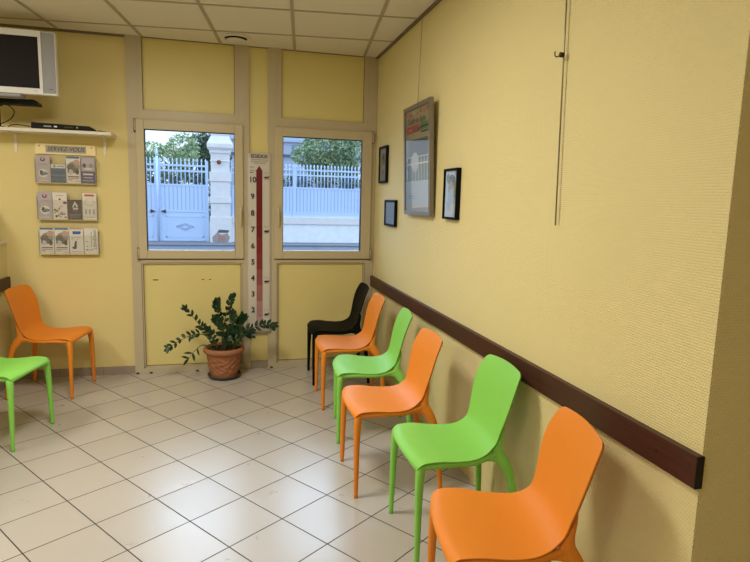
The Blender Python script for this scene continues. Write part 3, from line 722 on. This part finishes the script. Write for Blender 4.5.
def frond(pts, n, L, Wd, t0=.3, dens=1, seed=0, r0=.006, lab=None):
    rnd = random.Random(seed); P = [Vector(p) for p in spline(pts, 30)]
    b = MB(); b.tube(P, [r0*(1-.75*i/30) for i in range(31)], M_stem, 7)
    for i in range(n):
        t = t0+(1-t0)*i/(n-1); k = min(29, int(t*30)); p = P[k].lerp(P[k+1], t*30-k); tg = (P[k+1]-P[k]).normalized()
        ref = Vector((rnd.uniform(-.7, .7), -1, rnd.uniform(-.2, .8))).normalized()
        sd = tg.cross(ref).normalized()
        for s in (-1, 1):
            if rnd.random() > dens: continue
            d = (sd*s*(1-.3*t)+tg*(.35+.4*t)+Vector((rnd.uniform(-.2, .2), rnd.uniform(-.5, .1), rnd.uniform(.0, .55))))
            leaf(b, p, d, ref+Vector((rnd.uniform(-.4, .4), 0, rnd.uniform(-.4, .4))), L*rnd.uniform(.8, 1.15), Wd*rnd.uniform(.85, 1.1))
    leaf(b, P[-1], P[-1]-P[-3], Vector((0, -1, .3)), L, Wd)
    return b.build('frond', pp, fix=False)
B = lambda x, y=0: (x, y, .235)
# left tall stem
frond([B(-.04, .0), (-.11, -.02, .36), (-.19, -.04, .46), (-.29, -.05, .590)], 9, .055, .026, .36, .95, 1)
# low arching stem to the far left
frond([B(-.07), (-.14, -.03, .36), (-.23, -.06, .385), (-.34, -.08, .345), (-.425, -.09, .290)], 8, .052, .026, .40, .8, 2)
# small drooping one
frond([B(-.08, -.03), (-.16, -.06, .295), (-.22, -.09, .265), (-.275, -.10, .200)], 3, .075, .022, .6, .6, 3)
# centre uprights
frond([B(-.01), (-.02, .01, .42), (-.045, .0, .55), (-.055, -.02, .630)], 8, .058, .040, .22, 1, 4)
frond([B(.01), (.0, .02, .42), (.03, .02, .57), (.065, .0, .665)], 8, .062, .034, .2, .8, 5)
frond([B(.02, -.03), (.01, -.05, .36), (-.03, -.06, .45), (-.06, -.06, .50)], 6, .058, .040, .2, 1, 6)
frond([B(.04, -.02), (.055, -.03, .36), (.075, -.03, .45), (.075, -.03, .53)], 6, .062, .040, .25, 1, 7)
frond([B(.05, .02), (.08, .03, .36), (.12, .03, .45), (.15, .02, .49)], 6, .062, .042, .3, 1, 8)
# right arching stems
frond([B(.06, -.02), (.13, -.05, .38), (.23, -.08, .43), (.32, -.09, .455), (.39, -.09, .447)], 9, .06, .030, .3, 1, 9)
frond([B(.08, .0), (.13, -.02, .33), (.17, -.03, .37), (.20, -.04, .375)], 3, .07, .038, .6, .8, 10)
frond([B(.0, -.05), (.02, -.09, .31), (.03, -.10, .36), (.05, -.11, .41)], 5, .055, .038, .3, 1, 11)
frond([B(-.05, -.03), (-.07, -.06, .32), (-.10, -.08, .38), (-.12, -.09, .42)], 5, .055, .034, .3, 1, 12)
frond([B(.07, -.05), (.10, -.08, .31), (.13, -.10, .36), (.12, -.10, .42)], 5, .055, .038, .3, 1, 13)

# ------------------------------------------------------------------ outside: road, wall, gate, pillar, trees
M_asph = mat('blue_grey_asphalt', (92, 96, 106), .85, vary=.15, scale=2)
M_pave = mat('pale_pavement', (112, 114, 122), .85, vary=.12, scale=3)
M_gate = mat('pale_blue_white_paint', (190, 208, 236), .45, vary=.02, scale=3)
M_gline = mat('gate_shadow_joint', (150, 170, 206), .6)
M_stone = mat('white_limestone', (222, 216, 214), .8, vary=.10, scale=6, bump=.5, bscale=40)
M_stain = mat('weathered_brown_stone', (160, 146, 140), .9, vary=.3, scale=14)
M_wallo = mat('off_white_render', (236, 236, 238), .85, vary=.14, scale=5)
M_leaf1 = mat('pale_olive_leaves', (160, 174, 128), .6, vary=.4, scale=6)  # lighter olive tone of the leaves themselves
M_leaf2 = mat('grey_green_leaves', (110, 136, 108), .6, vary=.4, scale=5)
M_leaf3 = mat('dark_hedge_leaves', (52, 72, 56), .6, vary=.4, scale=5)
M_bark = mat('grey_bark', (92, 84, 76), .9)
M_fac = mat('pale_facade', (178, 186, 204), .8, vary=.06, scale=2)
M_fac2 = mat('blue_grey_shutter', (92, 104, 130), .7)
GY = 14.33
b = MB(); b.box(-30, 30, .35, GY+25, -.3, 0, M_asph); b.build('ground_outside', kind='structure')
b = MB(); b.box(-30, 30, GY-1.3, GY+.4, 0, .05, M_pave); b.build('pavement_outside', kind='structure')

def gate_leaf(name, x0, x1, label, latch_right, arrow):
    g = empty(name, (x0, GY, 0)); tag(g, label, 'gate', 'white metal gate leaves across the street')
    w = x1-x0
    b = MB(); st = .075
    b.box(0, st, -.03, .03, .06, 2.62, M_gate); b.box(w-st, w, -.03, .03, .06, 2.62, M_gate)
    for z in (2.45, 2.28, 1.84, 1.02, .1): b.box(st, w-st, -.025, .025, z-.03, z+.03, M_gate)
    b.build('gate_frame', g)
    b = MB(); b.box(st, w-st, -.008, .008, 1.0, 1.86, M_gate)
    n = int((w-2*st)/.115)
    for k in range(n+1): x = st+.0+(w-2*st)*k/n; b.box(x-.012, x+.012, -.011, -.008, 1.05, 1.84, M_gline)
    b.build('sheet_panel', g)
    b = MB(); b.box(st, w-st, -.008, .008, .1, 1.0, M_gate)
    fx0, fx1, fz0, fz1 = st+.14, w-st-.08, .18, .86
    for (a, c, d, e) in ((fx0, fx1, fz0, fz0+.03), (fx0, fx1, fz1-.03, fz1), (fx0, fx0+.03, fz0, fz1), (fx1-.03, fx1, fz0, fz1)): b.box(a, c, -.022, -.008, d, e, M_gate)
    cx, cz = (fx0+fx1)/2, (fz0+fz1)/2
    for rr, y in ((1, -.02), (.62, -.022)):
        D = [(cx-.27*rr, cz), (cx, cz-.11*rr), (cx+.27*rr, cz), (cx, cz+.11*rr)]
        for i in range(4):
            p, q = D[i], D[(i+1) % 4]; b.tube([(p[0], -.012, p[1]), (q[0], -.012, q[1])], .009, M_gline, 6)
    b.build('lower_panel', g)
    for k in range(n+1):
        x = st+(w-2*st)*k/n
        b = MB(); b.tube([(x, 0, 1.86), (x, 0, 2.56)], .017, M_gate, 6); b.tube([(x, 0, 2.56), (x, 0, 2.60), (x, 0, 2.68)], [.017, .03, .003], M_gate, 6); b.build('picket', g)
    lx = w-.13 if latch_right else .13
    s = 1 if latch_right else -1
    b = MB(); b.prism([(lx-s*.09, .94), (lx-s*.09, 1.06), (lx+s*.06, 1.0)], -.05, -.026, M_fac2 if False else M_ink); b.build('latch', g)
    return g
gate_leaf('metal_gate', -5.02, -3.445, 'left leaf of the pale metal gate, mostly hidden by the window frame', True, 1)
g = gate_leaf('metal_gate', -3.43, -1.905, 'right leaf of the pale metal gate, beside the stone pillar', False, 1)
b = MB(); b.tube([(-3.437, -.0, .06), (-3.437, 0, 2.72)], .035, M_gate, 8); b.tube([(-3.437, 0, 2.72), (-3.437, 0, 2.78), (-3.437, 0, 2.95)], [.035, .055, .004], M_gate, 8)
o = b.build('gate_post', loc=(0, GY-.075, 0)); tag(o, 'taller spear-topped post where the two gate leaves meet', 'post')

def pillar(x, label):
    p = empty('stone_pillar', (x, GY, 0)); tag(p, label, 'pillar', None)
    def ring(b, hw, z0, z1, hw1=None, m=M_stone):
        hw1 = hw1 or hw
        v = [(-hw, -hw, z0), (hw, -hw, z0), (hw, hw, z0), (-hw, hw, z0), (-hw1, -hw1, z1), (hw1, -hw1, z1), (hw1, hw1, z1), (-hw1, hw1, z1)]
        b.add(v, [(3, 2, 1, 0), (4, 5, 6, 7), (0, 1, 5, 4), (1, 2, 6, 5), (2, 3, 7, 6), (3, 0, 4, 7)], m)
    b = MB(); ring(b, .34, 0, .86); ring(b, .305, .86, 1.28); ring(b, .315, 1.28, 1.30); ring(b, .335, 1.30, 1.50); ring(b, .305, 1.50, 1.98); ring(b, .335, 1.98, 2.28); ring(b, .29, 2.28, 2.95)
    b.build('shaft', p, bevel=.012)
    b = MB(); ring(b, .31, 2.60, 2.64); ring(b, .33, 2.86, 2.95); ring(b, .33, 2.95, 3.02, .38); ring(b, .40, 3.02, 3.14); ring(b, .40, 3.14, 3.42, .26); ring(b, .28, 3.42, 3.72, .26); ring(b, .26, 3.72, 4.0, .02)
    b.build('cap', p, bevel=.01)
    return p
p = pillar(-1.525, 'white stone gate pillar with moulded cap seen through the left window')
b = MB(); b.prism([(-.25, .08), (-.10, .04), (.22, .06), (.28, .22), (.20, .34), (.02, .30), (-.12, .36), (-.27, .22)], -.348, -.341, M_stain); b.prism([(-.12, .36), (.22, .36), (.26, .44), (-.06, .46)], -.347, -.3415, mat('grey_crack', (96, 92, 92), .9))
b.prism([(-.10, .1), (.12, .1), (.12, .26), (-.10, .27)], -.352, -.348, mat('pinkish_brick', (168, 128, 116), .9)); b.build('weathered_patch', p)
b = MB(); b.tube([(-.04, -.28, 2.58), (-.04, -.34, 2.58), (-.04, -.38, 2.58)], [.03, .07, .055], mat('rust_red_knob', (128, 66, 48), .6), 12); b.build('knob', p)
# boundary wall with fence right of the pillar
b = MB(); b.box(-1.18, 7, GY-.12, GY+.12, 0, .66, M_wallo); b.build('boundary_wall', kind='structure')
b = MB(); b.box(-1.18, 7, GY-.17, GY+.17, .66, .90, M_stone); b.build('boundary_wall_coping', bevel=.01, kind='structure')
fe = empty('metal_fence', (-1.18, GY, .9)); tag(fe, 'pale metal picket fence standing on the low boundary wall', 'fence')
b = MB(); w = 5.6; b.box(0, w, -.008, .008, .0, .96, M_gate); n = int(w/.115)
for k in range(n+1): x = w*k/n; b.box(x-.012, x+.012, -.011, -.008, .16, .94, M_gline)
b.build('sheet_panel', fe)
for z in (.13, .96, 1.38, 1.55):
    b = MB(); b.box(0, w, -.022, .022, z-.025, z+.025, M_gate); b.build('fence_rail', fe)
for k in range(n+1):
    x = w*k/n; b = MB(); b.tube([(x, 0, .97), (x, 0, 1.62)], .017, M_gate, 6); b.tube([(x, 0, 1.62), (x, 0, 1.66), (x, 0, 1.74)], [.017, .03, .003], M_gate, 6); b.build('picket', fe)
for x in (2.03, 5.1):
    b = MB(); b.box(x-.05, x+.05, -.05, .05, 0, 1.72, M_gate); b.build('fence_post', fe)

def blob_leaves(blobs, n, size, mats, seed):
    rnd = random.Random(seed); b = MB(); tot = sum(q[3]*q[4]*q[5] for q in blobs)
    for (x, y, z, rx, ry, rz) in blobs:
        k = max(20, int(n*rx*ry*rz/tot))
        for _ in range(k):
            v = Vector((rnd.gauss(0, 1), rnd.gauss(0, 1), rnd.gauss(0, 1))).normalized()*rnd.uniform(.55, 1.0)**.5
            c = Vector((x+v.x*rx, y+v.y*ry, z+v.z*rz)); s = size*rnd.uniform(.6, 1.3)
            a = Vector((rnd.gauss(0, 1), rnd.gauss(0, 1), rnd.gauss(0, 1))).normalized(); q = a.cross(Vector((rnd.gauss(0, 1), rnd.gauss(0, 1), rnd.gauss(0, 1)))).normalized()
            b.add([c-a*s, c-q*s*.4, c+a*s, c+q*s*.4], [(0, 1, 2, 3)], mats[rnd.randrange(len(mats))])
    return b
def tree(x, y, h, blobs, n, size, mats, label, seed, cat='tree'):
    t = empty('garden_tree' if cat == 'tree' else 'garden_hedge', (x, y, 0)); tag(t, label, cat)
    blob_leaves(blobs, n, size, mats, seed).build('crown', t, fix=False)
    if h:
        b = MB(); b.tube(spline([(0, 0, 0), (.05, 0, h*.4), (-.06, 0, h*.75), (0, 0, h)], 12), [.16-.009*i for i in range(13)], M_bark, 8)
        for a in (0, 2.1, 4.2): b.tube([(0, 0, h*.6), (.5*math.cos(a), .5*math.sin(a), h*.9)], [.06, .03], M_bark, 6)
        b.build('trunk', t)
    return t
tree(-3.25, 17.6, 3.0, [(-1.2, 0, 2.75, .5, .8, .5), (-.7, 0, 3.1, .45, .8, .35), (-.2, 0, 2.7, .8, .8, .6), (.35, 0, 3.1, .6, .8, .7), (-.9, 0, 2.2, .7, .7, .5)], 4200, .07, [M_leaf1, M_leaf1, M_leaf2], 'loose olive green tree rising behind the gate', 21)
tree(-2.25, 19.6, 3.4, [(0, 0, 3.35, .7, .6, .7), (-.3, 0, 2.8, .8, .6, .8), (.5, 0, 3.1, .6, .6, .9)], 5200, .085, [M_leaf2, M_leaf3], 'darker green tree close behind the stone pillar', 22)
tree(2.6, 18.0, 3.4, [(0, 0, 3.5, 1.1, 1, .65), (-.8, 0, 3.2, .7, .9, .45), (.9, 0, 3.2, .9, .9, .75), (.1, 0, 2.8, 1.1, .9, .55), (-.2, 0, 3.95, .6, .7, .3), (.7, 0, 3.9, .7, .7, .35), (-.3, 0, 2.5, .5, .6, .4)], 9500, .075, [M_leaf1, M_leaf2], 'broad leafy tree filling the top of the right window', 23)
tree(-3.4, 16.0, 1.1, [(x, 0, 1.5, .5, .5, .95) for x in (-1.4, -.7, 0, .7, 1.4)], 5200, .075, [M_leaf3, M_leaf3, M_leaf2], 'dark green hedge behind the gate pickets', 24, 'hedge')
tree(2.2, 16.2, 1.1, [(x, 0, 1.4, .6, .5, 1.0+.1*math.sin(x*5)) for x in (-2.6, -1.9, -1.2, -.4, .4, 1.2, 2.0, 2.8)], 8000, .075, [M_leaf3, M_leaf3, M_leaf2], 'dark green hedge behind the fence on the low wall', 25, 'hedge')
# pale house behind
hs = empty('neighbouring_house', (0.6, 24, 0)); tag(hs, 'pale blue-grey house with shuttered windows behind the fence', 'house')
b = MB(); b.box(-2.8, 4.6, 0, 5, 0, 5.2, M_fac); b.build('house_wall', hs)
for z in (2.95, 3.55, 4.25): 
    b = MB(); b.box(-2.85, 4.65, -.12, 0, z, z+.10, M_fac2 if z == 3.55 else M_fac); b.build('cornice', hs)
for x in (-2.6, -1.35, -.1, 1.2, 2.4, 3.6):
    for z in (1.4, 3.7):
        b = MB(); b.box(x, x+.75, -.04, 0, z, z+.42 if z > 3 else z+1.3, M_fac2)
        for k in range(5): b.box(x+.02, x+.73, -.055, -.04, z+.03+.08*k, z+.07+.08*k, M_fac)
        b.build('shutter', hs)

# ------------------------------------------------------------------ light
w = bpy.data.worlds.new('sky'); SC.world = w; w.use_nodes = True; nt = w.node_tree; nt.nodes.clear()
out = nt.nodes.new('ShaderNodeOutputWorld'); bg = nt.nodes.new('ShaderNodeBackground')
tc = nt.nodes.new('ShaderNodeTexCoord'); sep = nt.nodes.new('ShaderNodeSeparateXYZ'); nt.links.new(tc.outputs['Generated'], sep.inputs[0])
cr = nt.nodes.new('ShaderNodeValToRGB'); nt.links.new(sep.outputs[2], cr.inputs[0])
el = cr.color_ramp.elements; el[0].position = 0; el[0].color = (.80, .90, 1.0, 1); el[1].position = .6; el[1].color = (.55, .74, 1.0, 1)
# overcast: brighter above 12 degrees, brightest on the far (street) side
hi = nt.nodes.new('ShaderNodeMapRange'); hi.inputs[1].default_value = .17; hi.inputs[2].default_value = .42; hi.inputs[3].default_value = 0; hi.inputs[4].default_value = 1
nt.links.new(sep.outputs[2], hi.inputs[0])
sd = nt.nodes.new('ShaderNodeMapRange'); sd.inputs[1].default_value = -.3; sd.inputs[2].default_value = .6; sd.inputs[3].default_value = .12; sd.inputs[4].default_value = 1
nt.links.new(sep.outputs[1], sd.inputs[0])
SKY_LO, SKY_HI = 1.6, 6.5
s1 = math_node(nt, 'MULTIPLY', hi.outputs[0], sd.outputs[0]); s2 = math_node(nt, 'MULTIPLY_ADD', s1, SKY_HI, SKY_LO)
nz = nt.nodes.new('ShaderNodeTexNoise'); nz.inputs['Scale'].default_value = 4; nt.links.new(tc.outputs['Generated'], nz.inputs['Vector'])
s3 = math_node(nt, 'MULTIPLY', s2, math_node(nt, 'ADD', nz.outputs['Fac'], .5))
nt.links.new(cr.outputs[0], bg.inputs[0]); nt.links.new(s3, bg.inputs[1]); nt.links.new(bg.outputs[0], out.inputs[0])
for x0, x1 in ((-1.9166, -1.2162), (-.8175, -.1273)):
    l = bpy.data.lights.new('window_portal', 'AREA'); l.shape = 'RECTANGLE'; l.size = x1-x0; l.size_y = .97; l.cycles.is_portal = True
    o = bpy.data.objects.new('window_portal', l); COL.objects.link(o); o.location = ((x0+x1)/2, .09, 1.533); o.rotation_euler = (-PI/2, 0, 0)

# ceiling light fittings further back in the room, and an added fill panel
M_opal = mat('opal_diffuser', (255, 244, 222), .4, vary=0)
def ceiling_light(x, y, sx, sy, power, label, col=(1, .94, .84)):
    t = empty('ceiling_light', (x, y, H)); tag(t, label, 'ceiling light', 'ceiling light panels')
    b = MB(); f = .03
    b.box(-sx/2-f, -sx/2, -sy/2-f, sy/2+f, -.012, -.001, M_white); b.box(sx/2, sx/2+f, -sy/2-f, sy/2+f, -.012, -.001, M_white)
    b.box(-sx/2, sx/2, -sy/2-f, -sy/2, -.012, -.001, M_white); b.box(-sx/2, sx/2, sy/2, sy/2+f, -.012, -.001, M_white); b.build('frame', t)
    b = MB(); b.box(-sx/2, sx/2, -sy/2, sy/2, -.006, -.001, M_opal); b.build('diffuser', t)
    l = bpy.data.lights.new('ceiling_lamp', 'AREA'); l.shape = 'RECTANGLE'; l.size = sx; l.size_y = sy; l.energy = power; l.color = col
    o = bpy.data.objects.new('ceiling_lamp', l); COL.objects.link(o); o.location = (x, y, H-.013)
    return t
ceiling_light(-1.75, -2.45, .58, .58, 50, 'square ceiling light panel above the middle of the chair row')
ceiling_light(-3.7, -2.3, .58, 1.18, 42, 'ceiling light panel over the area left of the half wall')
ceiling_light(-2.9, -5.2, 1.18, .58, 44, 'added fill light panel, unseen, behind and left of the photographer')  # unseen panel added as weak fill, lifts the back wall and wall end

SC.view_settings.view_transform = 'Standard'; SC.view_settings.look = 'None'; SC.view_settings.gamma = 1; SC.view_settings.exposure = -.02
SC.view_settings.use_curve_mapping = False
SC.cycles.use_denoising = True
SC.cycles.max_bounces = 8; SC.cycles.diffuse_bounces = 5; SC.cycles.transparent_max_bounces = 12; SC.cycles.sample_clamp_indirect = 6
